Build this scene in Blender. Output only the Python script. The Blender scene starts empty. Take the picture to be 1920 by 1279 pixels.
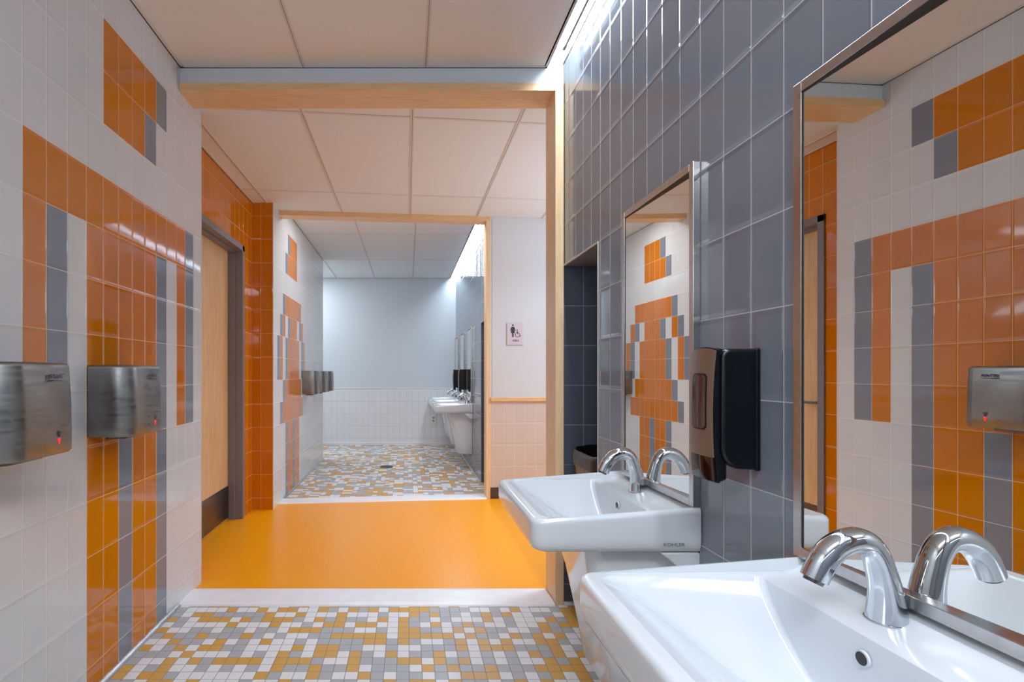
import bpy, bmesh, math, random
from mathutils import Vector, Matrix
random.seed(7)
S = bpy.context.scene
C = S.collection
CZ = 1.19                      # camera height
XL, XR = -1.172, 0.806         # left and right tiled walls
TW, TH = 0.1036, 0.2052        # tile pitch
Z0 = CZ + 1.375                # a row joint
HC, CE = 2.68, 2.772           # hallway ceiling, washroom ceiling
YB = -1.9                      # wall behind the camera
def far_y(x, d=0.0):           # face of the slanted far wall of the hallway
    return 4.66 + 0.097 * (x - XL) + d

# ------------------------------------------------------------------ materials
def lin(c):
    return tuple((v / 255 / 12.92 if v / 255 <= 0.04045 else ((v / 255 + 0.055) / 1.055) ** 2.4) for v in c) + (1,)
class NT:
    def __init__(s, name):
        s.m = bpy.data.materials.new(name); s.m.use_nodes = True
        s.t = s.m.node_tree; s.b = s.t.nodes['Principled BSDF']
    def n(s, typ, **kw):
        o = s.t.nodes.new(typ)
        for k, v in kw.items(): setattr(o, k, v)
        return o
    def l(s, a, b): s.t.links.new(a, b)
    def val(s, sock, v):
        if hasattr(v, 'is_output') or isinstance(v, bpy.types.NodeSocket): s.l(v, sock)
        else: sock.default_value = v
    def math(s, op, a, b=0.0, c=0.0, clamp=False):
        o = s.n('ShaderNodeMath', operation=op, use_clamp=clamp)
        s.val(o.inputs[0], a); s.val(o.inputs[1], b); s.val(o.inputs[2], c)
        return o.outputs[0]
    def mix(s, f, a, b):
        o = s.n('ShaderNodeMix', data_type='RGBA')
        s.val(o.inputs[0], f); s.val(o.inputs[6], a); s.val(o.inputs[7], b)
        return o.outputs[2]
    def ramp(s, v, lo, hi, a=0.0, b=1.0):
        o = s.n('ShaderNodeMapRange', interpolation_type='SMOOTHSTEP')
        s.val(o.inputs[0], v); s.val(o.inputs[1], lo); s.val(o.inputs[2], hi); s.val(o.inputs[3], a); s.val(o.inputs[4], b)
        return o.outputs[0]
def simple(name, col, rough=0.5, metal=0.0, spec=0.5, noise=0.0, nscale=40, bump=0.0, coat=0.0, stretch=None, emit=None, estr=0):
    k = NT(name); b = k.b
    b.inputs['Roughness'].default_value = rough; b.inputs['Metallic'].default_value = metal
    b.inputs['Specular IOR Level'].default_value = spec; b.inputs['Coat Weight'].default_value = coat
    b.inputs['Coat Roughness'].default_value = 0.04
    b.inputs['Base Color'].default_value = lin(col)
    if noise or bump:
        tc = k.n('ShaderNodeTexCoord'); mp = k.n('ShaderNodeMapping'); nz = k.n('ShaderNodeTexNoise')
        k.l(tc.outputs['Object'], mp.inputs[0]); k.l(mp.outputs[0], nz.inputs[0])
        if stretch: mp.inputs['Scale'].default_value = stretch
        nz.inputs['Scale'].default_value = nscale; nz.inputs['Detail'].default_value = 3
        if noise:
            lo = tuple(v * (1 - noise) for v in lin(col)[:3]) + (1,); hi = tuple(min(1, v * (1 + noise)) for v in lin(col)[:3]) + (1,)
            k.l(k.mix(k.ramp(nz.outputs[0], .3, .7), lo, hi), b.inputs['Base Color'])
        if bump:
            bp = k.n('ShaderNodeBump'); bp.inputs['Strength'].default_value = bump; bp.inputs['Distance'].default_value = .002
            k.l(nz.outputs[0], bp.inputs['Height']); k.l(bp.outputs[0], b.inputs['Normal'])
    if emit:
        b.inputs['Emission Color'].default_value = lin(emit); b.inputs['Emission Strength'].default_value = estr
    return k.m
def tile_mat(name, col, grout, rough=0.055, gw=0.0013, var=0.05, tilt=0.00022, wav=0.5):
    """glazed wall tile; the UV map counts tiles"""
    k = NT(name); b = k.b
    uv = k.n('ShaderNodeUVMap'); sp = k.n('ShaderNodeSeparateXYZ'); k.l(uv.outputs[0], sp.inputs[0])
    fx = k.math('FRACT', sp.outputs[0]); fy = k.math('FRACT', sp.outputs[1])
    dx = k.math('MULTIPLY', k.math('MINIMUM', fx, k.math('SUBTRACT', 1.0, fx)), TW)
    dy = k.math('MULTIPLY', k.math('MINIMUM', fy, k.math('SUBTRACT', 1.0, fy)), TH)
    d = k.math('MINIMUM', dx, dy)
    tile = k.ramp(d, gw * .7, gw * 1.35)
    fl = k.n('ShaderNodeVectorMath', operation='FLOOR'); k.l(uv.outputs[0], fl.inputs[0])
    wn = k.n('ShaderNodeTexWhiteNoise', noise_dimensions='3D'); k.l(fl.outputs[0], wn.inputs[0])
    ws = k.n('ShaderNodeSeparateXYZ'); k.l(wn.outputs['Color'], ws.inputs[0])
    c = lin(col)
    base = k.mix(ws.outputs[0], tuple(v * (1 - var) for v in c[:3]) + (1,), tuple(min(1, v * (1 + var)) for v in c[:3]) + (1,))
    k.l(k.mix(tile, lin(grout), base), b.inputs['Base Color'])
    k.l(k.mix(tile, (.55, .55, .55, 1), (rough, rough, rough, 1)), b.inputs['Roughness'])
    b.inputs['Specular IOR Level'].default_value = 0.55
    # pillowed edge + tilt per tile + slow waves in the glaze
    h = k.math('MULTIPLY', k.ramp(dx, gw * .5, .007), .0009)
    h = k.math('ADD', h, k.math('MULTIPLY', k.ramp(dy, gw * .5, .015), .0012))
    tx = k.math('MULTIPLY', k.math('SUBTRACT', fx, .5), k.math('MULTIPLY', k.math('SUBTRACT', ws.outputs[1], .5), tilt * 2))
    ty = k.math('MULTIPLY', k.math('SUBTRACT', fy, .5), k.math('MULTIPLY', k.math('SUBTRACT', ws.outputs[2], .5), tilt * 3))
    h = k.math('ADD', h, k.math('ADD', tx, ty))
    tc = k.n('ShaderNodeTexCoord'); nz = k.n('ShaderNodeTexNoise'); k.l(tc.outputs['Object'], nz.inputs[0]); nz.inputs['Scale'].default_value = 9; nz.inputs['Detail'].default_value = 1
    h = k.math('ADD', h, k.math('MULTIPLY', nz.outputs[0], .0009 * wav))
    bp = k.n('ShaderNodeBump'); bp.inputs['Strength'].default_value = 1; bp.inputs['Distance'].default_value = 1
    k.l(h, bp.inputs['Height']); k.l(bp.outputs[0], b.inputs['Normal'])
    return k.m
def mosaic_mat(name, mixed=False):
    k = NT(name); b = k.b
    uv = k.n('ShaderNodeUVMap')
    def cell(sx, sy):
        m = k.n('ShaderNodeVectorMath', operation='MULTIPLY'); k.l(uv.outputs[0], m.inputs[0]); m.inputs[1].default_value = (sx, sy, 1)
        fl = k.n('ShaderNodeVectorMath', operation='FLOOR'); k.l(m.outputs[0], fl.inputs[0])
        ad = k.n('ShaderNodeVectorMath', operation='ADD'); k.l(fl.outputs[0], ad.inputs[0]); ad.inputs[1].default_value = (sx * 37.3, sy * 11.7, 3.1)
        wn = k.n('ShaderNodeTexWhiteNoise', noise_dimensions='3D'); k.l(ad.outputs[0], wn.inputs[0])
        fr = k.n('ShaderNodeVectorMath', operation='FRACTION'); k.l(m.outputs[0], fr.inputs[0])
        sp = k.n('ShaderNodeSeparateXYZ'); k.l(fr.outputs[0], sp.inputs[0])
        dx = k.math('MULTIPLY', k.math('MINIMUM', sp.outputs[0], k.math('SUBTRACT', 1.0, sp.outputs[0])), .0508 / sx)
        dy = k.math('MULTIPLY', k.math('MINIMUM', sp.outputs[1], k.math('SUBTRACT', 1.0, sp.outputs[1])), .0508 / sy)
        return wn.outputs['Value'], k.math('MINIMUM', dx, dy), wn.outputs['Color']
    v, d, _ = cell(1, 1)
    if mixed:
        cv, cd, cc = cell(.5, 1)
        v2, d2, _ = cell(1, .5)
        _, _, sel = cell(.5, .5)
        ss = k.n('ShaderNodeSeparateXYZ'); k.l(sel, ss.inputs[0])
        s1 = k.math('GREATER_THAN', ss.outputs[0], .62); s2 = k.math('LESS_THAN', ss.outputs[0], .25)
        def sw(a, bb, f): return k.math('ADD', k.math('MULTIPLY', a, k.math('SUBTRACT', 1.0, f)), k.math('MULTIPLY', bb, f))
        v = sw(sw(v, cv, s1), v2, s2); d = sw(sw(d, cd, s1), d2, s2)
    cr = k.n('ShaderNodeValToRGB'); cr.color_ramp.interpolation = 'CONSTANT'
    e = cr.color_ramp.elements; e[0].position = 0; e[0].color = lin((226, 226, 226)); e[1].position = .37; e[1].color = lin((168, 170, 173))
    x = e.new(.69); x.color = lin((205, 152, 66))
    k.l(v, cr.inputs[0])
    tc = k.n('ShaderNodeTexCoord'); nz = k.n('ShaderNodeTexNoise'); k.l(tc.outputs['Object'], nz.inputs[0]); nz.inputs['Scale'].default_value = 260
    sp_ = k.ramp(nz.outputs[0], .35, .65, .88, 1.06)
    mm = k.n('ShaderNodeVectorMath', operation='SCALE'); k.l(cr.outputs[0], mm.inputs[0]); k.l(sp_, mm.inputs['Scale'])
    t = k.ramp(d, .0007, .0016)
    k.l(k.mix(t, lin((118, 112, 106)), mm.outputs[0]), b.inputs['Base Color'])
    b.inputs['Roughness'].default_value = .38; b.inputs['Specular IOR Level'].default_value = .4
    bp = k.n('ShaderNodeBump'); bp.inputs['Strength'].default_value = .7; bp.inputs['Distance'].default_value = .0012
    k.l(k.ramp(d, .0005, .0028), bp.inputs['Height']); k.l(bp.outputs[0], b.inputs['Normal'])
    return k.m
def brushed(name, col, rough=.3, stretch=(1, 1, 60), scale=18, bump=.08):
    k = NT(name); b = k.b
    b.inputs['Metallic'].default_value = 1; b.inputs['Base Color'].default_value = lin(col)
    tc = k.n('ShaderNodeTexCoord'); mp = k.n('ShaderNodeMapping'); mp.inputs['Scale'].default_value = stretch
    nz = k.n('ShaderNodeTexNoise'); nz.inputs['Scale'].default_value = scale; nz.inputs['Detail'].default_value = 4
    k.l(tc.outputs['Object'], mp.inputs[0]); k.l(mp.outputs[0], nz.inputs[0])
    k.l(k.ramp(nz.outputs[0], .3, .7, rough * .75, rough * 1.3), b.inputs['Roughness'])
    n2 = k.n('ShaderNodeTexNoise'); n2.inputs['Scale'].default_value = 7; n2.inputs['Detail'].default_value = 5; k.l(tc.outputs['Object'], n2.inputs[0])
    c = lin(col)
    k.l(k.mix(k.ramp(n2.outputs[0], .3, .7), tuple(v * .86 for v in c[:3]) + (1,), tuple(v * 1.08 for v in c[:3]) + (1,)), b.inputs['Base Color'])
    bp = k.n('ShaderNodeBump'); bp.inputs['Strength'].default_value = bump; bp.inputs['Distance'].default_value = .001
    k.l(nz.outputs[0], bp.inputs['Height']); k.l(bp.outputs[0], b.inputs['Normal'])
    return k.m
def wood(name, col, dark, stretch, rough=.35, scale=6):
    k = NT(name); b = k.b
    tc = k.n('ShaderNodeTexCoord'); mp = k.n('ShaderNodeMapping'); mp.inputs['Scale'].default_value = stretch
    nz = k.n('ShaderNodeTexNoise'); nz.inputs['Scale'].default_value = scale; nz.inputs['Detail'].default_value = 6; nz.inputs['Distortion'].default_value = .6
    k.l(tc.outputs['Object'], mp.inputs[0]); k.l(mp.outputs[0], nz.inputs[0])
    k.l(k.mix(k.ramp(nz.outputs[0], .25, .75), lin(dark), lin(col)), b.inputs['Base Color'])
    b.inputs['Roughness'].default_value = rough; b.inputs['Specular IOR Level'].default_value = .4
    return k.m

GR = (222, 214, 206)
M = {
 'white': tile_mat('white_glazed_tile', (212, 213, 214), (228, 226, 224), var=.025),
 'orange': tile_mat('orange_glazed_tile', (202, 110, 0), (236, 178, 128), rough=.06),
 'gray': tile_mat('gray_glazed_tile', (120, 126, 138), (214, 210, 206)),
 'wallgray': tile_mat('blue_gray_glazed_tile', (112, 121, 133), (190, 190, 196), gw=.0012, tilt=.0003, rough=.065),
 'nicheshade': tile_mat('shaded_niche_tile', (80, 88, 102), (150, 154, 164), gw=.0012, rough=.1),  # gray wall tile with the niche's shade put into its colour
 'beige': tile_mat('beige_glazed_tile', (204, 190, 180), (222, 208, 198), rough=.2, wav=.2, var=.02),
 'smallwhite': tile_mat('white_wainscot_tile', (228, 230, 232), (186, 192, 200), rough=.2, wav=.2, var=.012),
 'mosaic': mosaic_mat('floor_mosaic'), 'mosaic2': mosaic_mat('floor_mosaic_mixed', True),
 'hallfloor': None,
 'paint': simple('pale_blue_paint', (205, 216, 222), .6, bump=.1, nscale=150),
 'paintwarm': simple('off_white_paint', (208, 210, 213), .6, bump=.1, nscale=150),
 'panel': simple('ceiling_panel', (232, 226, 220), .9, noise=.03, nscale=220, bump=.25),
 'panel2': simple('ceiling_panel_hall', (226, 229, 230), .9, noise=.03, nscale=220, bump=.25),
 'tee': simple('ceiling_tee', (214, 208, 202), .5),
 'teeshade': simple('tee_slot_shade', (140, 132, 124), .6),
 'shadow': simple('dark_shadow_paint', (50, 46, 44), .8),  # dark colour painting the ceiling edge's shadow line; also behind the door
 'woodx': wood('maple_trim_long', (232, 192, 142), (218, 172, 118), (1, 14, 14)),
 'woodz': wood('maple_trim_upright', (238, 204, 160), (226, 188, 138), (14, 14, 1)),
 'door': wood('maple_door', (226, 186, 136), (212, 168, 116), (10, 10, .8), rough=.25, scale=4),
 'frame': simple('gray_door_frame_paint', (118, 112, 116), .4, noise=.03),
 'marble': simple('white_threshold', (232, 230, 232), .3, noise=.03, nscale=12),
 'ceramic': simple('white_glazed_ceramic', (206, 212, 217), .12, spec=.5, coat=.4),
 'chrome': simple('chrome', (205, 210, 216), .05, 1),
 'steel': brushed('brushed_steel', (132, 131, 128), .36, stretch=(1, 1, 7), scale=12, bump=0.0),
 'framesteel': simple('mirror_frame_steel', (188, 186, 186), .24, 1, noise=.06, nscale=60),
 'kick': brushed('kick_plate_steel', (110, 106, 104), .3, stretch=(1, 1, 40)),
 'mirror': simple('mirror_glass', (236, 236, 232), 0.0, 1),
 'black': simple('black_plastic', (5, 7, 11), .3, spec=.3, bump=.06, nscale=400),
 'gloss': simple('dark_glossy_plastic', (20, 8, 8), .06),
 'taupe': simple('taupe_metallic_plastic', (128, 106, 90), .3, .55),
 'window': simple('smoked_window', (58, 46, 44), .08, noise=.5, nscale=24, stretch=(1, 1, .35)),
 'nearblack': simple('near_black_matte', (22, 22, 24), .6),
 'bin': wood('bin_bronze', (140, 84, 32), (24, 16, 16), (12, 12, .9), rough=.3, scale=3),
 'liner': simple('black_bin_liner', (8, 8, 14), .35, bump=1.0, nscale=30),
 'silver': brushed('silver_cove', (190, 196, 202), .35),
 'darkbase': simple('dark_rubber_base', (62, 50, 46), .5),
 'red': simple('red_indicator', (200, 10, 20), .4, emit=(255, 20, 30), estr=1.6),
 'ink': simple('dark_print', (28, 20, 24), .5),
 'blueink': simple('blue_print', (46, 44, 110), .5),
 'grayink': simple('gray_print', (120, 126, 130), .5),
 'sign': simple('sign_plastic', (206, 194, 202), .35),
 'light': simple('lamp_diffuser', (255, 255, 255), .5, emit=(232, 242, 255), estr=75),
 'light2': simple('lamp_diffuser_far', (255, 255, 255), .5, emit=(226, 239, 255), estr=50),
 'backpaint': simple('muted_gray_paint', (112, 116, 124), .5),
 'outlet': simple('outlet_plastic', (225, 228, 230), .35),
 'drain': brushed('drain_metal', (80, 78, 74), .4),
 'plain': simple('plain_wall_paint', (214, 212, 210), .6),
}
def hall_floor():
    k = NT('orange_speckled_floor'); b = k.b
    tc = k.n('ShaderNodeTexCoord'); nz = k.n('ShaderNodeTexNoise'); k.l(tc.outputs['Object'], nz.inputs[0]); nz.inputs['Scale'].default_value = 170; nz.inputs['Detail'].default_value = 4
    vo = k.n('ShaderNodeTexNoise'); k.l(tc.outputs['Object'], vo.inputs[0]); vo.inputs['Scale'].default_value = 14
    c = k.mix(k.ramp(nz.outputs[0], .35, .65), lin((232, 138, 0)), lin((255, 166, 6)))
    k.l(k.mix(k.ramp(vo.outputs[0], .3, .75, 0, .25), c, lin((250, 150, 0))), b.inputs['Base Color'])
    b.inputs['Roughness'].default_value = .28; b.inputs['Specular IOR Level'].default_value = .25
    return k.m
M['hallfloor'] = hall_floor()

# ------------------------------------------------------------------ mesh helpers
def link(name, bm, mats, parent=None, smooth=False, bevel=0, seg=2, loc=None, angle=40):
    me = bpy.data.meshes.new(name)
    bmesh.ops.recalc_face_normals(bm, faces=bm.faces)
    bm.to_mesh(me); bm.free()
    if not isinstance(mats, (list, tuple)): mats = [mats]
    for m in mats: me.materials.append(M[m] if isinstance(m, str) else m)
    o = bpy.data.objects.new(name, me); C.objects.link(o)
    if parent: o.parent = parent
    if loc: o.location = loc
    if bevel:
        md = o.modifiers.new('Bevel', 'BEVEL'); md.width = bevel; md.segments = seg; md.limit_method = 'ANGLE'; md.angle_limit = math.radians(50)
    if smooth:
        for p in me.polygons: p.use_smooth = True
        try: me.set_sharp_from_angle(angle=math.radians(angle))
        except Exception: pass
    return o
def box(bm, x0, x1, y0, y1, z0, z1, mi=0):
    v = [bm.verts.new(p) for p in ((x0,y0,z0),(x1,y0,z0),(x1,y1,z0),(x0,y1,z0),(x0,y0,z1),(x1,y0,z1),(x1,y1,z1),(x0,y1,z1))]
    for f in ((0,3,2,1),(4,5,6,7),(0,1,5,4),(1,2,6,5),(2,3,7,6),(3,0,4,7)):
        bm.faces.new([v[i] for i in f]).material_index = mi
def prism(bm, poly, z0, z1, mi=0, axis='z'):
    def P(a, b, c):
        return (a, b, c) if axis == 'z' else ((a, c, b) if axis == 'y' else (c, a, b))
    a = [bm.verts.new(P(p[0], p[1], z0)) for p in poly]; b = [bm.verts.new(P(p[0], p[1], z1)) for p in poly]
    n = len(poly)
    bm.faces.new(a).material_index = mi; bm.faces.new(b[::-1]).material_index = mi
    for i in range(n):
        bm.faces.new((a[i], a[(i+1) % n], b[(i+1) % n], b[i])).material_index = mi
def loft(bm, rings, cap0=True, cap1=True, mi=0):
    vs = [[bm.verts.new(p) for p in r] for r in rings]
    n = len(rings[0])
    for a, b in zip(vs, vs[1:]):
        for i in range(n):
            bm.faces.new((a[i], a[(i+1) % n], b[(i+1) % n], b[i])).material_index = mi
    if cap0: bm.faces.new(vs[0][::-1]).material_index = mi
    if cap1: bm.faces.new(vs[-1]).material_index = mi
    return vs
def rrect(x0, x1, y0, y1, r, z, n=6):
    """rounded rectangle ring; r = radii at (x0y0, x1y0, x1y1, x0y1)"""
    if not isinstance(r, (list, tuple)): r = [r] * 4
    out = []
    zz = z if callable(z) else (lambda x, y: z)
    for (cx, cy, sx, sy, a0, rr) in ((x0,y0,1,1,180,r[0]),(x1,y0,-1,1,270,r[1]),(x1,y1,-1,-1,0,r[2]),(x0,y1,1,-1,90,r[3])):
        for i in range(n + 1):
            a = math.radians(a0 + 90 * i / n)
            x = cx + sx * rr + rr * math.cos(a); y = cy + sy * rr + rr * math.sin(a)
            out.append((x, y, zz(x, y)))
    return out
def disc(bm, c, r, axis, n=24, mi=0, sc=(1, 1)):
    vs = []
    for i in range(n):
        a = 2 * math.pi * i / n; p, q = r * math.cos(a) * sc[0], r * math.sin(a) * sc[1]
        vs.append(bm.verts.new((c[0], c[1] + p, c[2] + q) if axis == 'x' else ((c[0] + p, c[1], c[2] + q) if axis == 'y' else (c[0] + p, c[1] + q, c[2]))))
    bm.faces.new(vs).material_index = mi
def cyl(bm, c, r, h, axis='z', n=24, mi=0, r2=None):
    r2 = r if r2 is None else r2
    rings = []
    for t, rr in ((0, r), (h, r2)):
        rg = []
        for i in range(n):
            a = 2 * math.pi * i / n; p, q = rr * math.cos(a), rr * math.sin(a)
            rg.append((c[0] + t, c[1] + p, c[2] + q) if axis == 'x' else ((c[0] + p, c[1] + t, c[2] + q) if axis == 'y' else (c[0] + p, c[1] + q, c[2] + t)))
        rings.append(rg)
    loft(bm, rings, mi=mi)
def struct(o):
    o['kind'] = 'structure'; return o
def empty(name, loc, label, cat, group=None):
    o = bpy.data.objects.new(name, None); C.objects.link(o); o.location = loc; o.empty_display_size = .05
    tag(o, label, cat, group); return o
def tag(o, label, cat, group=None):
    o['label'] = label; o['category'] = cat
    if group: o['group'] = group
    return o
def dup(root, loc, label, group=None):
    r = root.copy(); C.objects.link(r); r.location = loc; r['label'] = label
    if group: r['group'] = group
    for ch in root.children:
        c = ch.copy(); C.objects.link(c); c.parent = r
        for g in ch.children:
            d = g.copy(); C.objects.link(d); d.parent = c
    return r
def text_mesh(name, s, size, mat, parent, mtx, bold=0.0, sx=1.0):
    cu = bpy.data.curves.new(name, 'FONT'); cu.body = s; cu.size = size; cu.align_x = 'CENTER'; cu.align_y = 'CENTER'; cu.offset = bold; cu.resolution_u = 3
    t = bpy.data.objects.new('tmp', cu); C.objects.link(t)
    bpy.context.view_layer.update()
    dg = bpy.context.evaluated_depsgraph_get()
    me = bpy.data.meshes.new_from_object(t.evaluated_get(dg)); bpy.data.objects.remove(t)
    me.name = name
    me.transform(Matrix.Diagonal((sx, 1, 1, 1))); me.transform(mtx)
    me.materials.clear(); me.materials.append(M[mat])
    o = bpy.data.objects.new(name, me); C.objects.link(o); o.parent = parent
    return o

def tile_wall(name, org, du, u0, u1, z0, z1, colour, holes=(), goff=0.0, flip=False, mats=('white', 'orange', 'gray'), zo=Z0, parent=None):
    """grid of tiles on the plane org + u*du ; joints at u = goff + i*TW and z = zo - j*TH ; colour(i, j) -> material slot"""
    bm = bmesh.new(); uvl = bm.loops.layers.uv.new('UVMap')
    us = {round(u0, 5), round(u1, 5)}; zs = {round(z0, 5), round(z1, 5)}
    i = math.ceil((u0 - goff) / TW)
    while goff + i * TW < u1: us.add(round(goff + i * TW, 5)); i += 1
    j = math.ceil((zo - z1) / TH)
    while zo - j * TH > z0: zs.add(round(zo - j * TH, 5)); j += 1
    for h in holes:
        for v in h[:2]:
            if u0 < v < u1: us.add(round(v, 5))
        for v in h[2:]:
            if z0 < v < z1: zs.add(round(v, 5))
    us = sorted(us); zs = sorted(zs); cache = {}
    def V(u, z):
        if (u, z) not in cache: cache[(u, z)] = bm.verts.new((org[0] + du[0] * u, org[1] + du[1] * u, z))
        return cache[(u, z)]
    for a, b in zip(us, us[1:]):
        if b - a < 1e-4: continue
        for c, d in zip(zs, zs[1:]):
            if d - c < 1e-4: continue
            mu, mz = (a + b) / 2, (c + d) / 2
            if any(h[0] < mu < h[1] and h[2] < mz < h[3] for h in holes): continue
            q = [(a, c), (b, c), (b, d), (a, d)]
            if flip: q = q[::-1]
            f = bm.faces.new([V(*p) for p in q])
            f.material_index = colour(math.floor((mu - goff) / TW), math.floor((zo - mz) / TH))
            for lp, p in zip(f.loops, q): lp[uvl].uv = ((p[0] - goff) / TW + 100, (p[1] - zo) / TH + 100)
    me = bpy.data.meshes.new(name); bm.to_mesh(me); bm.free()
    for m in mats: me.materials.append(M[m])
    o = bpy.data.objects.new(name, me); C.objects.link(o)
    if parent: o.parent = parent
    return struct(o)

# ------------------------------------------------------------------ setting: washroom walls
def near_fig(i, j):
    W, O, G = 0, 1, 2
    if j == 0: return O if 4 <= i <= 7 else (G if i == 8 else W)
    if j == 1: return O if 4 <= i <= 6 else (G if i == 7 else W)
    if j == 3: return O if 0 <= i <= 10 else (G if i == 11 else W)
    if 4 <= j <= 7:
        return {0: O, 1: G, 2: W, 8: G, 9: W, 10: O, 11: G}.get(i, O if 3 <= i <= 7 else W)
    if j >= 8: return {3: O, 4: O, 5: G, 6: O, 7: O, 8: G}.get(i, W)
    return W
def far_fig(i, j):
    W, O, G = 0, 1, 2
    rows = {0: '....gooo', 1: '...goooo', 3: '..gooooooo', 4: '.gowgooowgo', 5: 'gowgooooowgo', 6: 'gowgooooowgo', 7: '..gooooooo', 8: '.gooooooooo'}
    s = rows.get(j, '...googoo' if j >= 9 else '')
    return {'g': G, 'o': O}.get(s[i], W) if 0 <= i < len(s) else W
tile_wall('wall_left', (XL, 0), (0, 1), YB, 2.902, 0, CE + .02, near_fig, goff=1.5554, flip=True)
tile_wall('wall_right', (XR, 0), (0, 1), YB, 2.80, 0, 2.95, lambda i, j: 0, holes=[(2.157, 2.637, -1, 1.743)], goff=2.544 - 24 * TW, mats=('wallgray',))
b = bmesh.new(); box(b, XL, XR, YB - .05, YB, 0, 2.95); struct(link('wall_back', b, 'backpaint'))
# niche for the bin in the right wall
nt = struct(bpy.data.objects.new('wall_niche', None)); C.objects.link(nt)
def niche(ya, yb, top, tag_):
    tile_wall('niche_far_side', (0, yb), (1, 0), XR, 1.32, 0, top, lambda i, j: 0, goff=XR, mats=('nicheshade',), parent=nt)
    tile_wall('niche_near_side', (0, ya), (1, 0), XR, 1.32, 0, top, lambda i, j: 0, goff=XR, flip=True, mats=('nicheshade',), parent=nt)
    tile_wall('niche_back', (1.32, 0), (0, 1), ya, yb, 0, top, lambda i, j: 0, goff=ya, mats=('nicheshade',), parent=nt)
    bm = bmesh.new(); box(bm, XR + .003, 1.34, ya - .02, yb + .02, top, top + .03); struct(link('niche_ceiling', bm, 'frame', nt))
    bm = bmesh.new(); e = .004   # pale metal edge strip round the opening
    box(bm, XR - .003, XR + .004, ya - e, yb, top - .001, top + e); box(bm, XR - .003, XR + .004, ya - e, ya + .001, 0, top)
    struct(link('niche_edge_strip', bm, 'tee', nt))
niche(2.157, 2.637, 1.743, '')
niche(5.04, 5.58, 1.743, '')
nt['kind'] = 'structure'

# hallway walls
tile_wall('wall_hallway_left', (-1.355, 0), (0, 1), 2.88, 4.46, 0, HC + .01, lambda i, j: 0, goff=2.88, flip=True, mats=('orange',), holes=[(3.17, 4.22, -1, 2.235)])
tile_wall('wall_hallway_return', (0, 4.46), (1, 0), -1.355, XL, 0, HC + .01, lambda i, j: 0, goff=XL - 5 * TW, mats=('orange',))
tile_wall('wall_hallway_near_return', (0, 2.902), (1, 0), -1.355, XL, 0, HC + .01, lambda i, j: 0, goff=XL - 5 * TW, flip=True, mats=('orange',))
b = bmesh.new(); box(b, XR + .002, 3.4, 2.66, 2.80, 0, CE + .1); 
bmesh.ops.delete(b, geom=list(b.verts), context='VERTS')
prism(b, [(1.345, 2.60), (3.4, 2.60), (3.4, 2.80), (1.345, 2.80)], 0, 2.9); prism(b, [(XR + .001, 2.645), (1.345, 2.645), (1.345, 2.80), (XR + .001, 2.80)], 0, 2.9)
struct(link('wall_hallway_near_right', b, 'paintwarm'))
L = math.hypot(1, .097); dv = (1 / L, .097 / L)
px = .79
# far wall of the hallway to the right of the opening: tile dado, rail, paint above
tile_wall('wall_hallway_dado', (px, far_y(px)), dv, 0, 2.7, 0, .93, lambda i, j: 0, goff=.035, mats=('beige',))
b = bmesh.new(); prism(b, [(px, far_y(px, .003)), (3.45, far_y(3.45, .003)), (3.45, far_y(3.45, .13)), (px, far_y(px, .13))], .92, HC + .15)
struct(link('wall_hallway_far', b, 'paintwarm'))
b = bmesh.new(); prism(b, [(px, far_y(px, -.022)), (3.4, far_y(3.4, -.022)), (3.4, far_y(3.4, .004)), (px, far_y(px, .004))], .922, .965)
struct(link('trim_dado_rail', b, 'woodx', bevel=.006))
b = bmesh.new(); prism(b, [(px, far_y(px, -.008)), (3.4, far_y(3.4, -.008)), (3.4, far_y(3.4, .004)), (px, far_y(px, .004))], 0, .106)
struct(link('baseboard_hallway', b, 'darkbase', bevel=.003))
b = bmesh.new(); box(b, 3.4, 3.45, 2.6, 5.3, 0, HC + .1); struct(link('wall_hallway_right', b, 'paintwarm'))
# far room walls
tile_wall('wall_far_left', (XL, 0), (0, 1), 4.46, 7.11, 0, CE + .02, far_fig, goff=4.60, flip=True)
tile_wall('wall_far_left_return', (0, 7.11), (1, 0), -2.6, XL, 0, CE + .02, lambda i, j: 0, goff=XL - 20 * TW, flip=True, mats=('white',))
b = bmesh.new(); box(b, -2.65, -2.6, 7.0, 8.5, 0, CE + .1); struct(link('wall_far_side', b, 'paint'))
tile_wall('wall_far_right', (XR, 0), (0, 1), far_y(XR), 8.47, 0, 2.95, lambda i, j: 0, goff=5.58 - 6 * TW, mats=('wallgray',), holes=[(5.04, 5.58, -1, 1.743)])
b = bmesh.new(); box(b, -2.65, XR + .05, 8.47, 8.52, 0, 2.95); struct(link('wall_far_back', b, 'paint'))
tile_wall('wall_far_dado', (0, 8.462), (1, 0), -2.6, XR, 0, .94, lambda i, j: 0, goff=XR - 40 * TW, mats=('smallwhite',))
b = bmesh.new(); box(b, -2.6, XR, 8.450, 8.47, 0, .05); box(b, -2.6, XR, 8.456, 8.47, .936, .944); struct(link('baseboard_far', b, 'marble', bevel=.004))

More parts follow.
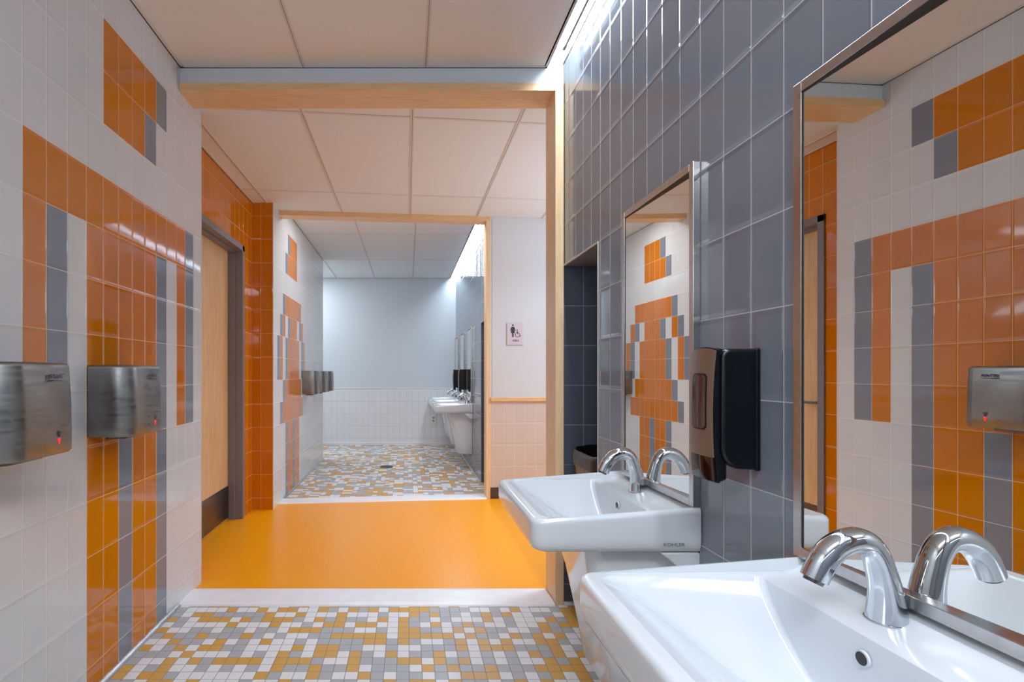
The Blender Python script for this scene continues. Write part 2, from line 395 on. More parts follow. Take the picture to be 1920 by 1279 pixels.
# headers and timber linings of the two openings
b = bmesh.new(); box(b, XL, XR, 2.637, 2.80, 2.68, 2.95); struct(link('wall_header', b, 'paint'))
b = bmesh.new(); box(b, XL, .802, 2.62, 2.80, 2.641, 2.682); struct(link('trim_1', b, 'woodx', bevel=.002))
b = bmesh.new(); box(b, .760, .803, 2.619, 2.801, 0, 2.645); struct(link('trim_2', b, 'woodz', bevel=.002))
b = bmesh.new(); prism(b, [(XL, far_y(XL)), (.79, far_y(.79)), (.79, far_y(.79, .13)), (XL, far_y(XL, .13))], 2.636, 2.684); struct(link('trim_3', b, 'woodx', bevel=.002))
b = bmesh.new(); prism(b, [(.749, far_y(.749, -.002)), (.792, far_y(.792, -.002)), (.792, far_y(.792, .13)), (.749, far_y(.749, .13))], 0, 2.64); struct(link('trim_4', b, 'woodz', bevel=.002))
b = bmesh.new(); prism(b, [(XL, far_y(XL, .01)), (XR, far_y(XR, .01)), (XR, far_y(XR, .125)), (XL, far_y(XL, .125))], 2.683, 2.95); struct(link('wall_header_far', b, 'paintwarm'))

# ------------------------------------------------------------------ floors and thresholds
def floor(name, poly, mat, z=0.0, off=(0, 0)):
    bm = bmesh.new(); uvl = bm.loops.layers.uv.new('UVMap')
    f = bm.faces.new([bm.verts.new((p[0], p[1], z)) for p in poly])
    for lp in f.loops: lp[uvl].uv = ((lp.vert.co.x - off[0]) / .0508 + 200, (lp.vert.co.y - off[1]) / .0508 + 200)
    me = bpy.data.meshes.new(name); bm.to_mesh(me); bm.free(); me.materials.append(M[mat])
    o = bpy.data.objects.new(name, me); C.objects.link(o); return struct(o)
floor('floor', [(XL, YB), (1.34, YB), (1.34, 2.66), (XL, 2.66)], 'mosaic', 0, (XL + .012, 2.595))
floor('floor_hallway', [(-1.53, 2.66), (3.4, 2.66), (3.4, far_y(3.4) + .06), (-1.53, far_y(-1.53) + .06)], 'hallfloor', 0.0)
floor('floor_far', [(-2.6, far_y(-2.6) + .06), (1.34, far_y(1.34) + .06), (1.34, 8.47), (-2.6, 8.47)], 'mosaic2', 0, (XL + .012, 4.8))
b = bmesh.new()
prof = [(2.607, .0), (2.612, .006), (2.64, .010), (2.78, .010), (2.81, .006), (2.815, .0)]
prism(b, [(y, z) for y, z in prof], XL, .757, axis='x'); struct(link('trim_5', b, 'marble'))
b = bmesh.new()
rg = []
for x in (XL, .752):
    rg.append([(x, far_y(x) - .012, 0), (x, far_y(x) - .006, .007), (x, far_y(x) + .02, .010), (x, far_y(x) + .14, .010), (x, far_y(x) + .175, .006), (x, far_y(x) + .18, 0)])
loft(b, rg); struct(link('trim_6', b, 'marble'))
def cove(name, x, s, y0, y1):
    bm = bmesh.new(); pts = [(x, 0), (x + s * .017, 0), (x + s * .0165, .006), (x + s * .012, .012), (x + s * .006, .0165), (x, .017)]
    loft(bm, [[(p[0], y, p[1]) for p in pts] for y in (y0, y1)]); return struct(link(name, bm, 'silver', smooth=True, angle=60))
cove('trim_7', XL, 1, YB, 2.607); cove('trim_8', XL, 1, far_y(XL) + .18, 7.11); cove('trim_9', XR, -1, 5.58, 8.45); cove('trim_10', XR, -1, YB, 2.157)
b = bmesh.new(); box(b, XR, 1.32, 2.615, 2.637, 0, .012); struct(link('trim_11', b, 'marble', bevel=.002))
for n_, (x, y) in enumerate(((XL, 2.902), (XL, 4.46))):
    b = bmesh.new(); box(b, x - .003, x + .003, y - .003, y + .003, 0, HC); struct(link('trim_%d' % (12 + n_), b, 'tee', bevel=.002))

# ------------------------------------------------------------------ ceilings
def ceiling(name, poly, z, xs, cross, mat, edges=()):
    bm = bmesh.new()
    prism(bm, poly, z, z + .02, 0)
    t = .011
    ys = [p[1] for p in poly]; y0, y1 = min(ys), max(ys)
    def ends(x):
        out = []
        n = len(poly)
        for i in range(n):
            (ax, ay), (bx, by) = poly[i], poly[(i+1) % n]
            if (ax - x) * (bx - x) < 0: out.append(ay + (by - ay) * (x - ax) / (bx - ax))
        return (min(out), max(out))
    for x in xs:
        a, c = ends(x)
        box(bm, x - t, x + t, a, c, z - .0035, z + .001, 1)
        box(bm, x - t * .16, x + t * .16, a, c, z - .0042, z - .0034, 3)  # darker strip painting the shade of the tee's slot
    x0, x1 = min(p[0] for p in poly), max(p[0] for p in poly)
    for y, sl in cross:
        prism(bm, [(x0, y + sl * x0 - t * .8), (x1, y + sl * x1 - t * .8), (x1, y + sl * x1 + t * .8), (x0, y + sl * x0 + t * .8)], z - .003, z + .001, 1)
    for (ax, ay, bx, by, w) in edges:      # wall angle and a dark strip painting its shadow line
        dx, dy = bx - ax, by - ay; l = math.hypot(dx, dy); nx, ny = -dy / l * w, dx / l * w
        prism(bm, [(ax, ay), (bx, by), (bx + nx, by + ny), (ax + nx, ay + ny)], z - .004, z + .001, 1)
        prism(bm, [(ax, ay), (bx, by), (bx + nx * .25, by + ny * .25), (ax + nx * .25, ay + ny * .25)], z - .0055, z - .0038, 2)
    return struct(link(name, bm, [mat, 'tee', 'shadow', 'teeshade']))
ceiling('ceiling', [(XL, YB), (.722, YB), (.722, 2.637), (XL, 2.637)], CE, [-.537, .095], [(1.95, 0), (.73, 0), (-.5, 0)], 'panel', edges=[(XL, 2.637, XL, YB, .02), (.722, 2.637, XL, 2.637, .012), (.722, YB, .722, 2.637, .01)])
ceiling('ceiling_hallway', [(-1.355, 2.80), (3.4, 2.80), (3.4, far_y(3.4)), (-1.172, far_y(-1.172)), (XL, 4.46), (-1.355, 4.46)], HC, [-1.23, -.6, .03, .66, 1.29, 1.92, 2.55], [(2.968, .097), (4.262, .097)], 'panel2', edges=[(-1.355, 4.46, -1.355, 2.80, .018)])
ceiling('ceiling_far', [(-2.6, 7.0), (XL, 7.0), (XL, far_y(XL) + .12), (.722, far_y(.722) + .12), (.722, 8.47), (-2.6, 8.47)], CE, [-1.17, -.54, .09], [(5.79, 0), (7.08, 0)], 'panel2', edges=[(XL, 7.0, XL, 4.8, .015), (.722, 8.47, -2.6, 8.47, .012)])
# top of the light slots; near slot has an added white reflector strip
b = bmesh.new(); box(b, .705, .722, YB, 2.637, CE, 2.95); box(b, .70, XR, YB, 2.637, 2.95, 2.97); box(b, .802, XR - .0005, YB, 2.637, 2.785, 2.95); struct(link('trim_14', b, 'plain'))
b = bmesh.new(); box(b, .705, .722, 4.98, 8.47, CE, 2.95); box(b, .70, XR, 4.98, 8.47, 2.95, 2.97); struct(link('trim_15', b, 'plain'))

def slot_light(y0, y1, label, mat='light'):
    root = empty('linear_light', (.766, (y0 + y1) / 2, 2.80), label, 'light', 'linear lights in the ceiling slots')
    h = (y1 - y0) / 2
    bm = bmesh.new(); box(bm, -.006, .006, -h, h, -.028, .03); link('spine', bm, 'kick', root)
    for s in (-1, 1):
        bm = bmesh.new(); box(bm, s * .021 - .014, s * .021 + .014, -h, h, -.008, .02); link('diffuser', bm, mat, root, bevel=.003)
    return root
slot_light(-1.6, 2.50, 'white linear light in the ceiling slot above the blue-gray tile wall of the near washroom')
slot_light(5.05, 8.43, 'white linear light in the ceiling slot of the far washroom', 'light2')

# ------------------------------------------------------------------ door
d = bmesh.new(); box(d, -1.50, -1.46, 3.22, 4.17, .008, 2.19)
door = struct(link('door_1', d, 'door'))
b = bmesh.new(); box(b, -1.461, -1.458, 3.235, 4.155, .015, .277); k_ = link('kick_plate', b, 'kick', door)
b = bmesh.new()
for ya, yb in ((3.17, 3.22), (4.17, 4.22)):
    box(b, -1.51, -1.343, ya, yb, 0, 2.236)
for y0, s in ((3.22, 1), (4.17, -1)):
    ya, yb = sorted((y0, y0 + s * .014)); box(b, -1.457, -1.405, ya, yb, 0, 2.19)
box(b, -1.51, -1.343, 3.17, 4.22, 2.19, 2.237); box(b, -1.457, -1.405, 3.22, 4.17, 2.176, 2.19)
link('door_frame', b, 'frame', door, bevel=.002)
b = bmesh.new(); cyl(b, (-1.461, 3.30, .99), .026, .012, 'x'); cyl(b, (-1.45, 3.30, .99), .009, .045, 'x')
box(b, -1.414, -1.400, 3.29, 3.42, .98, 1.0); link('door_handle', b, 'steel', door, bevel=.002)
b = bmesh.new(); box(b, -1.9, -1.52, 3.1, 4.3, -.02, 2.3); 
bmesh.ops.delete(b, geom=list(b.verts), context='VERTS'); box(b, -1.56, -1.512, 3.1, 4.3, 0, 2.3); struct(link('wall_behind_door', b, 'shadow'))
b = bmesh.new(); box(b, -1.355, -1.350, 2.97, 3.07, 1.46, 1.60); o = link('wall_sign', b, 'sign', bevel=.002)
tag(o, 'small pale plate on the orange tiles beside the door, seen in the near mirror', 'sign')

# ------------------------------------------------------------------ wash basin
def make_sink():
    root = empty('wall_sink', (0, 0, 0), '', 'sink', 'white wall hung sinks')
    bm = bmesh.new()
    hw = .275; xf = .342; xb = XR - .001; x1_ = XR - .02
    # height of the rim: flat, a little higher behind, upstand at the wall
    def rz(x, y):
        t = min(1, max(0, (x - .70) / .03)); u = min(1, max(0, (x - .772) / .018))
        return .790 + .006 * t * t * (3 - 2 * t) + .026 * u * u * (3 - 2 * u)
    R = []
    fr = [.035, .006, .006, .035]
    def ring(ins, z, rad=fr, x1=xb): return rrect(xf + ins, x1, -hw + ins, hw - ins, [max(.003, q - ins * .4) for q in rad], z, 8)
    R.append(ring(.035, .703)); R.append(ring(.018, .697)); R.append(ring(.008, .703)); R.append(ring(.002, .716)); R.append(ring(0, .735)); R.append(ring(0, .770))
    for a in (0, 22, 45, 67, 90):
        s, c = math.sin(math.radians(a)), math.cos(math.radians(a)); r = .014
        R.append(ring(r * (1 - c), lambda x, y, s=s: rz(x, y) - r * (1 - s)))
    R.insert(0, rrect(.512, x1_, -.2, .2, [.05, .006, .006, .05], .703, 8))
    loft(bm, R, False, False)
    # top surface between the outer rim and the bowl: rings that close in
    outer = R[-1]
    def bowl(x0, x1, w, r, z): return rrect(x0, x1, -w, w, r, z, 8)
    in0 = bowl(.374, .698, .243, [.03, .014, .014, .03], lambda x, y: rz(x, y))
    B = []
    B.append(outer)
    for t in (.25, .5, .75, .97):
        q = [((1 - t) * a[0] + t * c[0], (1 - t) * a[1] + t * c[1]) for a, c in zip(outer, in0)]
        B.append([(x, y, rz(x, y)) for x, y in q])
    def z0(dz): return lambda x, y: rz(.5, 0) - dz
    B.append([(p[0], p[1], p[2] - .0012) for p in in0])
    for q in range(1, 25):
        t = q / 24; dz = .004 + .136 * math.sin(math.pi / 2 * t ** .85)
        B.append(bowl(.378 + .262 * t ** .6, .696 - .016 * t - .014 * t ** 4, .240 * (1 - t) + .020 * t, [.03 - .018 * t, .016 - .005 * t, .016 - .005 * t, .03 - .018 * t], z0(dz)))
    loft(bm, B, False, True)
    bmesh.ops.remove_doubles(bm, verts=bm.verts, dist=.0002)
    link('basin', bm, 'ceramic', root, smooth=True, angle=55)
    # bracket that sweeps down into the wall
    bm = bmesh.new()
    pts = [(.699, .6965), (.703, .690), (.717, .680), (.735, .664), (.752, .645), (.772, .634), (xb, .630), (xb, .6965)]
    prism(bm, [(p[0], p[1]) for p in pts], -.266, .266, axis='y'); link('bracket', bm, 'ceramic', root, smooth=True, bevel=.006)
    # half pedestal
    bm = bmesh.new(); R = []
    for z, x0, w in ((.187, .645, .195), (.190, .630, .206), (.20, .622, .212), (.35, .592, .213), (.52, .556, .214), (.69, .512, .215), (.703, .508, .215)):
        R.append(rrect(x0, xb, -w, w, ([.10, .004, .004, .10] if z < .6 else [.035, .004, .004, .035]), z, 8))
    loft(bm, R, True, False); link('pedestal', bm, 'ceramic', root, smooth=True, angle=50)
    bm = bmesh.new()   # overflow ring and hole in the rear of the bowl, drain at the bottom
    cyl(bm, (.689, .01, .757), .0125, .004, 'x', 24, 0); cyl(bm, (.6885, .01, .757), .0098, .004, 'x', 24, 1)
    o = link('overflow', bm, ['ceramic', 'nearblack'], root); 
    bm = bmesh.new(); cyl(bm, (.652, 0, .6465), .012, .002, 'z', 28); link('drain', bm, 'chrome', root)
    # maker's name on the near face
    text_mesh('maker_name', 'KOHLER', .0125, 'grayink', root, Matrix.Translation((.728, -hw - .0003, .722)) @ Matrix.Rotation(math.radians(90), 4, 'X'), bold=.0003, sx=1.25)
    return root
sk = make_sink(); sk.location = (0, .765, 0); sk['label'] = 'white wall hung sink nearest the camera, in the lower right corner'
dup(sk, (0, 1.668, 0), 'white wall hung sink under the framed mirror with the black soap dispenser beside it')
for y, l in ((6.54, 'nearest of the three white sinks in the far washroom, its pedestal fully visible'), (7.355, 'middle white sink of the three in the far washroom'), (8.17, 'farthest white sink, beside the back wall of the far washroom')):
    dup(sk, (0, y, 0), l)

# ------------------------------------------------------------------ faucet
def make_faucet():
    root = empty('faucet', (0, 0, 0), '', 'faucet', 'chrome gooseneck faucets')
    P = [(0, 0, .0272, .0270), (0, .004, .0268, .0268), (0, .03, .0238, .0242), (-.003, .055, .0212, .022), (-.0085, .078, .0194, .0207), (-.016, .101, .0186, .0198), (-.028, .1195, .0190, .0192), (-.045, .1275, .0203, .0195), (-.064, .1255, .0204, .0196), (-.083, .1160, .0202, .0196), (-.098, .0995, .0200, .0195), (-.108, .0820, .0197, .0192), (-.115, .0665, .0195, .0188)]
    # refine with Catmull-Rom
    Q = []
    for i in range(1, len(P)):
        p0, p1, p2, p3 = P[max(0, i-2)], P[i-1], P[i], P[min(len(P)-1, i+1)]
        for s in range(4):
            t = s / 4
            Q.append(tuple(.5 * ((2 * b1) + (-a1 + c1) * t + (2*a1 - 5*b1 + 4*c1 - d1) * t*t + (-a1 + 3*b1 - 3*c1 + d1) * t**3) for a1, b1, c1, d1 in zip(p0, p1, p2, p3)))
    Q.append(P[-1])
    bm = bmesh.new(); R = []; N = 32
    for i, (x, z, ra, rb) in enumerate(Q):
        a, c = Q[max(0, i-1)], Q[min(len(Q)-1, i+1)]
        tx, tz = c[0] - a[0], c[1] - a[1]; l = math.hypot(tx, tz); tx, tz = tx / l, tz / l
        if i < 5: w = i / 5; tx, tz = tx * w, tz * w + (1 - w); l = math.hypot(tx, tz); tx, tz = tx / l, tz / l
        nx, nz = tz, -tx
        R.append([(x + nx * ra * math.cos(2*math.pi*k/N), rb * math.sin(2*math.pi*k/N), z + nz * ra * math.cos(2*math.pi*k/N)) for k in range(N)])
    loft(bm, R); link('spout', bm, 'chrome', root, smooth=True, angle=50)
    bm = bmesh.new(); tx, tz = -.41, -.912
    def tip(r, dd, mi=0):
        c = Vector((-.115, 0, .0665)) + Vector((tx, 0, tz)) * dd
        vs = [bm.verts.new((c.x + tz * -1 * r * math.cos(a), r * math.sin(a), c.z + tx * r * math.cos(a))) for a in [2*math.pi*k/20 for k in range(20)]]
        return vs
    a1, a2 = tip(.0145, -.002), tip(.0135, .006)
    for k in range(20): bm.faces.new((a1[k], a1[(k+1) % 20], a2[(k+1) % 20], a2[k]))
    bm.faces.new(a2); link('aerator', bm, 'kick', root, smooth=True)
    bm = bmesh.new(); cyl(bm, (0, 0, -.0005), .0285, .0025, 'z', 36); link('base_ring', bm, 'chrome', root)
    return root
fa = make_faucet(); fa.location = (.763, .813, .7965); fa['label'] = 'chrome curved faucet on the sink nearest the camera'
dup(fa, (.765, 1.697, .7965), 'chrome curved faucet on the second sink, in front of the narrow full mirror')
for y, l in ((6.56, 'nearest chrome faucet in the far washroom'), (7.38, 'middle chrome faucet of the three in the far washroom'), (8.19, 'farthest chrome faucet, beside the back wall of the far washroom')):
    dup(fa, (.763, y, .7965), l)

# ------------------------------------------------------------------ mirrors
def make_mirror(tilt, y, label):
    """frame .466 x .95; glass leans in its frame: its near edge sits deeper"""
    root = empty('wall_mirror', (0, y, 0), label, 'mirror', 'steel framed mirrors')
    h, z0, z1, w = .233, .822, 1.773, .021
    bm = bmesh.new()
    for a, b_, c, e in ((-h, -h + w, z0, z1), (h - w, h, z0, z1)): box(bm, .7845, XR - .0015, a, b_, c, e)
    for c, e in ((z0, z0 + w), (z1 - w, z1)): box(bm, .7845, XR - .0015, -h + w, h - w, c, e)
    link('frame', bm, 'framesteel', root, bevel=.0012)
    bm = bmesh.new()
    g = .0035
    box(bm, .7862, XR - .002, h - w - g, h - w, z0 + w, z1 - w); box(bm, .7862, XR - .002, -h + w, h - w, z1 - w - g, z1 - w)
    link('edge_line', bm, 'nearblack', root)  # black line along the far and top inner edges of the frame
    bm = bmesh.new()
    a, b_ = h - w, -h + w; xa = .7872; xn = xa + tilt * (a - b_)
    vs = [bm.verts.new(p) for p in ((xn, b_, z0 + w), (xa, a, z0 + w), (xa, a, z1 - w), (xn, b_, z1 - w))]
    bm.faces.new(vs)
    me = bpy.data.meshes.new('glass'); bm.to_mesh(me); bm.free(); me.materials.append(M['mirror'])
    o = bpy.data.objects.new('glass', me); C.objects.link(o); o.parent = root
    return root
make_mirror(.0425, .806, 'steel framed mirror nearest the camera, cut off by the right edge of the photo')
m2 = make_mirror(.025, 1.635, 'narrow steel framed mirror between the niche and the black soap dispenser')
for y, l in ((6.53, 'nearest of the three steel framed mirrors in the far washroom'), (7.35, 'middle steel framed mirror in the far washroom'), (8.17, 'farthest steel framed mirror, beside the back wall of the far washroom')):
    dup(m2, (0, y, 0), l)

# ------------------------------------------------------------------ soap dispenser
def make_soap():
    root = empty('soap_dispenser', (0, 0, 0), '', 'soap dispenser', 'black wall soap dispensers')
    hw = .048
    bm = bmesh.new()   # housing: profile in x-z with a big round lower front corner
    pts = [(XR - .001, .968), (XR - .001, 1.240), (.80, 1.246), (.735, 1.247), (.722, 1.242), (.717, 1.23)]
    pts += [(.717, 1.04)]
    for a in range(0, 91, 15):
        pts.append((.762 - .045 * math.cos(math.radians(a)), 1.018 - .048 * math.sin(math.radians(a))))
    prism(bm, [(p[0], p[1]) for p in pts], -hw, hw, axis='y'); link('housing', bm, 'black', root, smooth=True, bevel=.008, seg=4, angle=60)
    bm = bmesh.new(); box(bm, .793, XR - .0005, -hw - .002, hw + .002, .966, 1.248); link('back_plate', bm, 'black', root, bevel=.004)
    bm = bmesh.new()   # neck that carries the cover
    pts = [(.735, 1.243), (.735, .945), (.712, .936), (.700, .945), (.700, 1.240), (.712, 1.250)]
    prism(bm, pts, -.040, .040, axis='y'); link('cover_mount', bm, 'black', root, smooth=True, bevel=.005, angle=60)
    def half(z):     # waisted outline
        t = (z - 1.09) / .155
        return .045 + .004 * t * t if t > 0 else .045 + .002 * t * t
    def front(z, y):
        t = (z - 1.095) / .155
        return .692 + .006 * t * t + .005 * (y / .05) ** 2
    def sheet(name, z0, z1, mat, k=1.0, off=0.0, nz=20, ny=14, arch=0.0, hwf=None, rnd=0):
        bm = bmesh.new(); G = []; H = []
        for i in range(nz + 1):
            rowf, rowb = [], []
            for j in range(ny + 1):
                s = -1 + 2 * j / ny; z = z0 + (z1 - z0) * i / nz
                hh = (hwf or half(z)) * k
                e = abs(2 * i / nz - 1)
                if rnd and e > 1 - rnd: hh *= .72 + .28 * math.sqrt(max(0, 1 - ((e - 1 + rnd) / rnd) ** 2))
                y = s * hh
                zz = z
                if arch and i > nz * .7: zz = z + arch * (1 - s * s) * ((i / nz - .7) / .3)
                if arch and i < nz * .3 and arch < 0: zz = z + arch * (1 - s * s) * (.3 - i / nz) / .3
                x = front(z, y) - off
                rowf.append(bm.verts.new((x, y, zz))); rowb.append(bm.verts.new((x + .006, y, zz)))
            G.append(rowf); H.append(rowb)
        for A, fl in ((G, 1), (H, 0)):
            for i in range(nz):
                for j in range(ny):
                    q = (A[i][j], A[i][j+1], A[i+1][j+1], A[i+1][j]); bm.faces.new(q if fl else q[::-1])
        for i in range(nz):
            for j in (0, ny): bm.faces.new((G[i][j], G[i+1][j], H[i+1][j], H[i][j]))
        for j in range(ny):
            for i in (0, nz): bm.faces.new((G[i][j], G[i][j+1], H[i][j+1], H[i][j]))
        return link(name, bm, mat, root, smooth=True, angle=50)
    sheet('cover_rim', .940, 1.2435, 'black', 1.04, -.0035, arch=.0085)
    sheet('cover', .997, 1.242, 'taupe', .97, .0005, arch=.007)
    sheet('push_bar', .942, .9965, 'gloss', .97, .0005)
    sheet('window_rim', 1.058, 1.190, 'black', 1, .0018, hwf=.0285, rnd=.16)
    sheet('window', 1.0615, 1.1865, 'window', 1, .0025, hwf=.0255, rnd=.16)
    return root
sd = make_soap(); sd.location = (0, 1.212, 0); sd['label'] = 'black soap dispenser with taupe front between the two near mirrors'
dup(sd, (0, 6.94, 0), 'black soap dispenser between the nearest and middle mirrors of the far washroom')
dup(sd, (0, 7.76, 0), 'black soap dispenser between the middle and farthest mirrors of the far washroom')

# ------------------------------------------------------------------ hand dryer
def make_dryer():
    root = empty('hand_dryer', (0, 0, 0), '', 'hand dryer', 'brushed steel hand dryers')
    L_, D_, z0, z1 = .28, .155, .0, .272
    x0 = XL + .001
    def ring(ins, z, dx=0.0, front=0.0):
        pts = rrect(x0, x0 + D_ - ins + dx, ins, L_ - ins, [.004, .062, .045, .004], z, 10)
        out = []
        for x, y, zz in pts:        # gently bowed front
            t = (y - L_ / 2) / (L_ / 2); k = max(0, (x - x0) / D_)
            out.append((x + .010 * (1 - t * t) * k - .004 * k, y, zz))
        return out
    R = [ring(.012, .012), ring(.004, .006, 0), ring(0, .014), ring(0, .05), ring(0, .16, -.002), ring(0, z1 - .012, -.008)]
    for a in (30, 60, 90):
        s, c = math.sin(math.radians(a)), math.cos(math.radians(a))
        R.append(ring(.012 * (1 - c), z1 - .012 + .012 * s, -.008))
    bm = bmesh.new(); loft(bm, R); link('housing', bm, 'steel', root, smooth=True, angle=55)
    bm = bmesh.new(); R = [rrect(x0 + .03, x0 + .11, .05, .20, .02, z, 5) for z in (-.006, .012)]; loft(bm, R); link('nozzle', bm, 'kick', root, smooth=True)
    xf = x0 + D_ + .0036
    def on_front(y, z, dx=0.0, ang=0): # text faces +x
        return Matrix.Translation((xf + dx, y, z)) @ Matrix.Rotation(math.radians(90 + ang), 4, 'Z') @ Matrix.Rotation(math.radians(90), 4, 'X')
    text_mesh('brand_name', 'JET', .0145, 'ink', root, on_front(.158, .232, -.0025, 0), bold=.0006, sx=1.35)
    text_mesh('brand_name', 'AIR', .0145, 'blueink', root, on_front(.189, .232, -.0033, 0), bold=.0006, sx=1.35)
    bm = bmesh.new()
    for q in range(4): box(bm, xf - .0032, xf - .0022, .144 + q * .006, .148 + q * .006, .218, .2225)
    box(bm, xf - .0042, xf - .0028, .170, .202, .2195, .221); link('small_print', bm, 'ink', root)
    bm = bmesh.new()
    a_, b2, c_ = (xf - .001, .179, .052), (xf - .001, .193, .052), (xf + .0004, .186, .034)
    vs = [bm.verts.new(p) for p in (a_, b2, c_)]; bm.faces.new(vs)
    vs = [bm.verts.new((p[0] - .004, p[1], p[2])) for p in (a_, b2, c_)]; bm.faces.new(vs[::-1]); link('indicator_light', bm, 'red', root)
    bm = bmesh.new()
    for q, (yy, zz) in enumerate(((.180, .068), (.186, .071), (.192, .068), (.186, .061))): disc(bm, (xf - .0002, yy, zz), .0028 if q < 3 else .0045, 'x', 12)
    link('hand_symbol', bm, 'ink', root)
    return root
dr = make_dryer(); dr.location = (0, 1.30, .949); dr['label'] = 'brushed steel hand dryer cut off by the left edge of the photo'
dup(dr, (0, 1.868, .949), 'brushed steel hand dryer on the orange figure, second from the left edge')
for i_, (y, l) in enumerate(((5.69, 'nearest of the three hand dryers on the left wall of the far washroom'), (6.255, 'middle hand dryer of the three in the far washroom'), (6.82, 'farthest hand dryer, at the end of the left wall in the far washroom'))):
    dup(dr, (0, y, .949), l)

# ------------------------------------------------------------------ bin in the niche
root = empty('trash_bin', (1.035, 2.375, 0), 'brown bronze trash bin with black liner standing in the dark niche', 'trash bin')
bm = bmesh.new(); R = []
for z, w, e in ((0, .165, .15), (.02, .17, .155), (.5, .195, .175), (.72, .214, .19), (.80, .219, .196), (.812, .219, .196), (.812, .208, .186), (.76, .204, .182)):
    R.append(rrect(-w, w, -e, e, .09, lambda x, y, z=z: z - (.018 * (1 - (y / .2) ** 2) if z > .7 else 0), 8))
loft(bm, R, True, True); link('bin_body', bm, 'bin', root, smooth=True, angle=60)
bm = bmesh.new(); R = []
for z, w, e in ((.768, .2235, .2), (.800, .2245, .201), (.828, .2215, .198), (.832, .212, .19), (.80, .20, .178), (.70, .18, .16)):
    R.append([(p[0], p[1], p[2] + .006 * math.sin(9 * p[0] * 10) * (1 if z < .78 else .3)) for p in rrect(-w, w, -e, e, .09, lambda x, y, z=z: z - .018 * (1 - (y / .2) ** 2), 8)])
loft(bm, R, False, True); link('bin_liner', bm, 'liner', root, smooth=True, angle=70)

# ------------------------------------------------------------------ restroom sign
ang = math.atan(.097); sx_ = 1.026
root = empty('restroom_sign', (sx_, far_y(sx_) - .0005, 1.567), 'pale restroom sign with girl and wheelchair pictograms and the word GIRLS', 'sign'); root.rotation_euler = (0, 0, ang)
bm = bmesh.new(); box(bm, -.079, .079, -.006, 0, -.107, .107); link('plate', bm, 'sign', root, bevel=.003)
u = .000238
def sp(x, y): return ((x - 548) * u, (660 - y) * u)
bm = bmesh.new(); yy = -.0068
def shape(pts):
    bm.faces.new([bm.verts.new((sp(*p)[0], yy, sp(*p)[1])) for p in pts])
disc(bm, (sp(460, 318)[0], yy, sp(460, 318)[1]), 36 * u, 'y', 20)
shape([(425, 378), (495, 378), (530, 400), (578, 545), (552, 556), (520, 480), (548, 625), (500, 632), (500, 790), (466, 790), (466, 640), (454, 640), (454, 790), (418, 790), (418, 632), (372, 625), (400, 480), (368, 556), (342, 545), (390, 400)])
link('girl_pictogram', bm, 'ink', root)
bm = bmesh.new()
disc(bm, (sp(640, 505)[0], yy, sp(640, 505)[1]), 24 * u, 'y', 16)
c = sp(655, 695); n = 28
ring_ = [(math.radians(60 + 275 * k / n)) for k in range(n + 1)]
for k in range(n):
    bm.faces.new([bm.verts.new((c[0] + r * math.cos(a), yy, c[1] + r * math.sin(a))) for r, a in ((105*u, ring_[k]), (105*u, ring_[k+1]), (82*u, ring_[k+1]), (82*u, ring_[k]))])
shape([(625, 535), (658, 535), (664, 640), (735, 648), (770, 730), (795, 722), (800, 745), (755, 762), (718, 672), (636, 664)])
link('wheelchair_pictogram', bm, 'ink', root)
text_mesh('sign_word', 'GIRLS', .0245, 'ink', root, Matrix.Translation((sp(575, 935)[0], -.0068, sp(575, 935)[1])) @ Matrix.Rotation(math.radians(90), 4, 'X'), bold=.0006)

# ------------------------------------------------------------------ small things in the far room
root = empty('floor_drain', (-.263, 6.50, 0), 'round dark metal drain in the far washroom mosaic floor', 'drain')
bm = bmesh.new(); cyl(bm, (0, 0, .0), .085, .003, 'z', 40); link('rim', bm, 'drain', root)
bm = bmesh.new()
for k in range(-3, 4):
    h = math.sqrt(max(0, .07 ** 2 - (k * .019) ** 2)); box(bm, k * .019 - .005, k * .019 + .005, -h, h, .003, .0036)
link('grate_slots', bm, 'nearblack', root)
root = empty('power_outlet', (.432, 8.461, .43), 'white power outlet on the tiled back wall of the far washroom, left of the sinks', 'outlet')
bm = bmesh.new(); box(bm, -.04, .04, -.007, 0, -.062, .062); link('cover_plate', bm, 'outlet', root, bevel=.003)
for s in (-1, 1):
    bm = bmesh.new(); prism(bm, [(-.017, s * .024 - .012), (.017, s * .024 - .012), (.017, s * .024 + .012), (-.017, s * .024 + .012)], -.0085, -.006, axis='y'); link('socket', bm, 'grayink', root, bevel=.002)

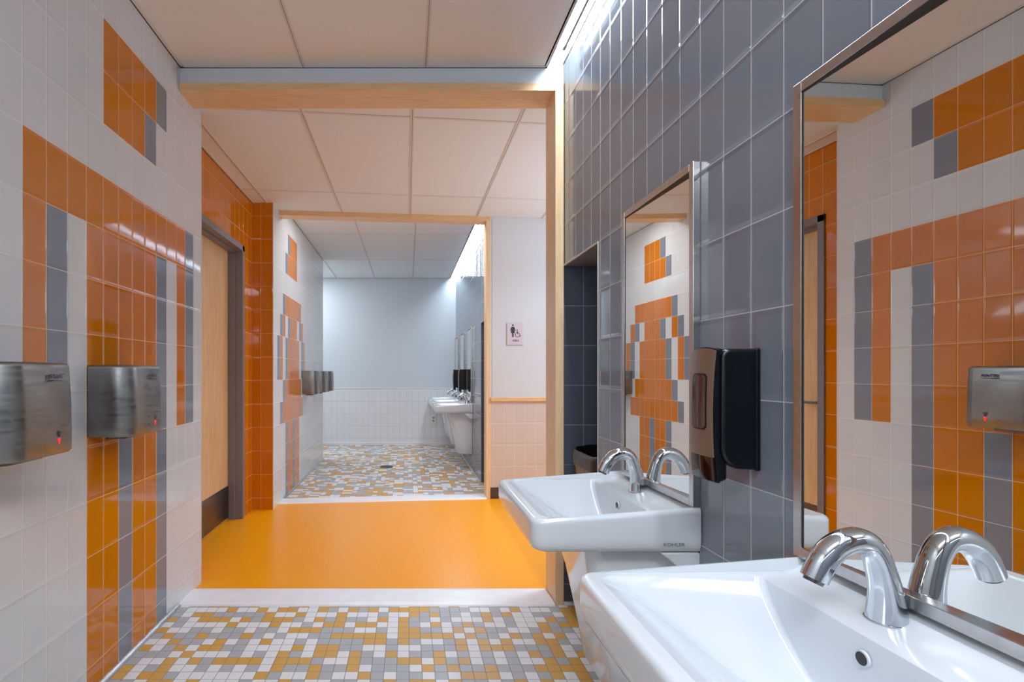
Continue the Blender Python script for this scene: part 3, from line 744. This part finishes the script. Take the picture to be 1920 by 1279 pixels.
# ------------------------------------------------------------------ added fill lights, no fittings
def area(name, loc, rot, sx, sy, power, col, spread=180):
    l = bpy.data.lights.new(name, 'AREA'); l.shape = 'RECTANGLE'; l.size = sx; l.size_y = sy; l.energy = power
    l.color = tuple(lin(col)[:3]); l.spread = math.radians(spread)
    o = bpy.data.objects.new(name, l); C.objects.link(o); o.location = loc; o.rotation_euler = rot
    return o
area('fill_washroom', (-.15, -.75, CE - .02), (0, 0, 0), 1.2, .6, 46, (238, 245, 255))  # fill added behind the camera
area('fill_hallway', (1.95, 3.65, HC - .02), (0, math.radians(12), 0), 1.2, .6, 54, (218, 236, 255), 130)  # added to brighten the hallway from out of view
area('fill_hallway_right', (2.9, 4.6, HC - .02), (0, 0, 0), .6, .6, 8, (222, 236, 255))  # small extra fill at the hallway's right end
area('fill_far', (-1.95, 7.75, CE - .02), (0, 0, 0), .9, .6, 26, (240, 246, 255))  # unseen fill added for the far room
area('fill_far_entry', (-.15, 5.06, CE - .02), (0, 0, 0), 1.4, .22, 22, (246, 248, 255))  # fill added behind the far header to brighten floor and wall
area('fill_up_hallway', (2.3, 3.75, 1.95), (math.radians(180), math.radians(-25), 0), 1.0, 1.2, 20, (216, 236, 255))  # upward fill added to lighten the hallway ceiling
area('fill_up_washroom', (-.2, -1.1, 1.9), (math.radians(180 - 35), 0, 0), 1.2, .6, 14, (240, 246, 255))  # upward fill added behind the camera for the near ceiling
w = bpy.data.worlds.new('World'); S.world = w; w.use_nodes = True
w.node_tree.nodes['Background'].inputs[0].default_value = (.8, .85, 1, 1); w.node_tree.nodes['Background'].inputs[1].default_value = .2

# ------------------------------------------------------------------ camera
cam = bpy.data.cameras.new('camera'); co = bpy.data.objects.new('camera', cam); C.objects.link(co)
co.location = (0, 0, CZ); co.rotation_euler = (math.radians(90), 0, 0)
cam.sensor_width = 36; cam.lens = 957.5 / 1920 * 36
cam.shift_x = (960 - 763.6) / 1920; cam.shift_y = (700.2 - 639.5) / 1920
cam.clip_start = .02
S.camera = co
S.view_settings.view_transform = 'Standard'; S.view_settings.look = 'None'; S.view_settings.exposure = 0; S.view_settings.gamma = 1.12
S.cycles.use_denoising = True
S.cycles.max_bounces = 10; S.cycles.diffuse_bounces = 5; S.cycles.glossy_bounces = 6; S.cycles.sample_clamp_indirect = 6; S.cycles.caustics_reflective = False
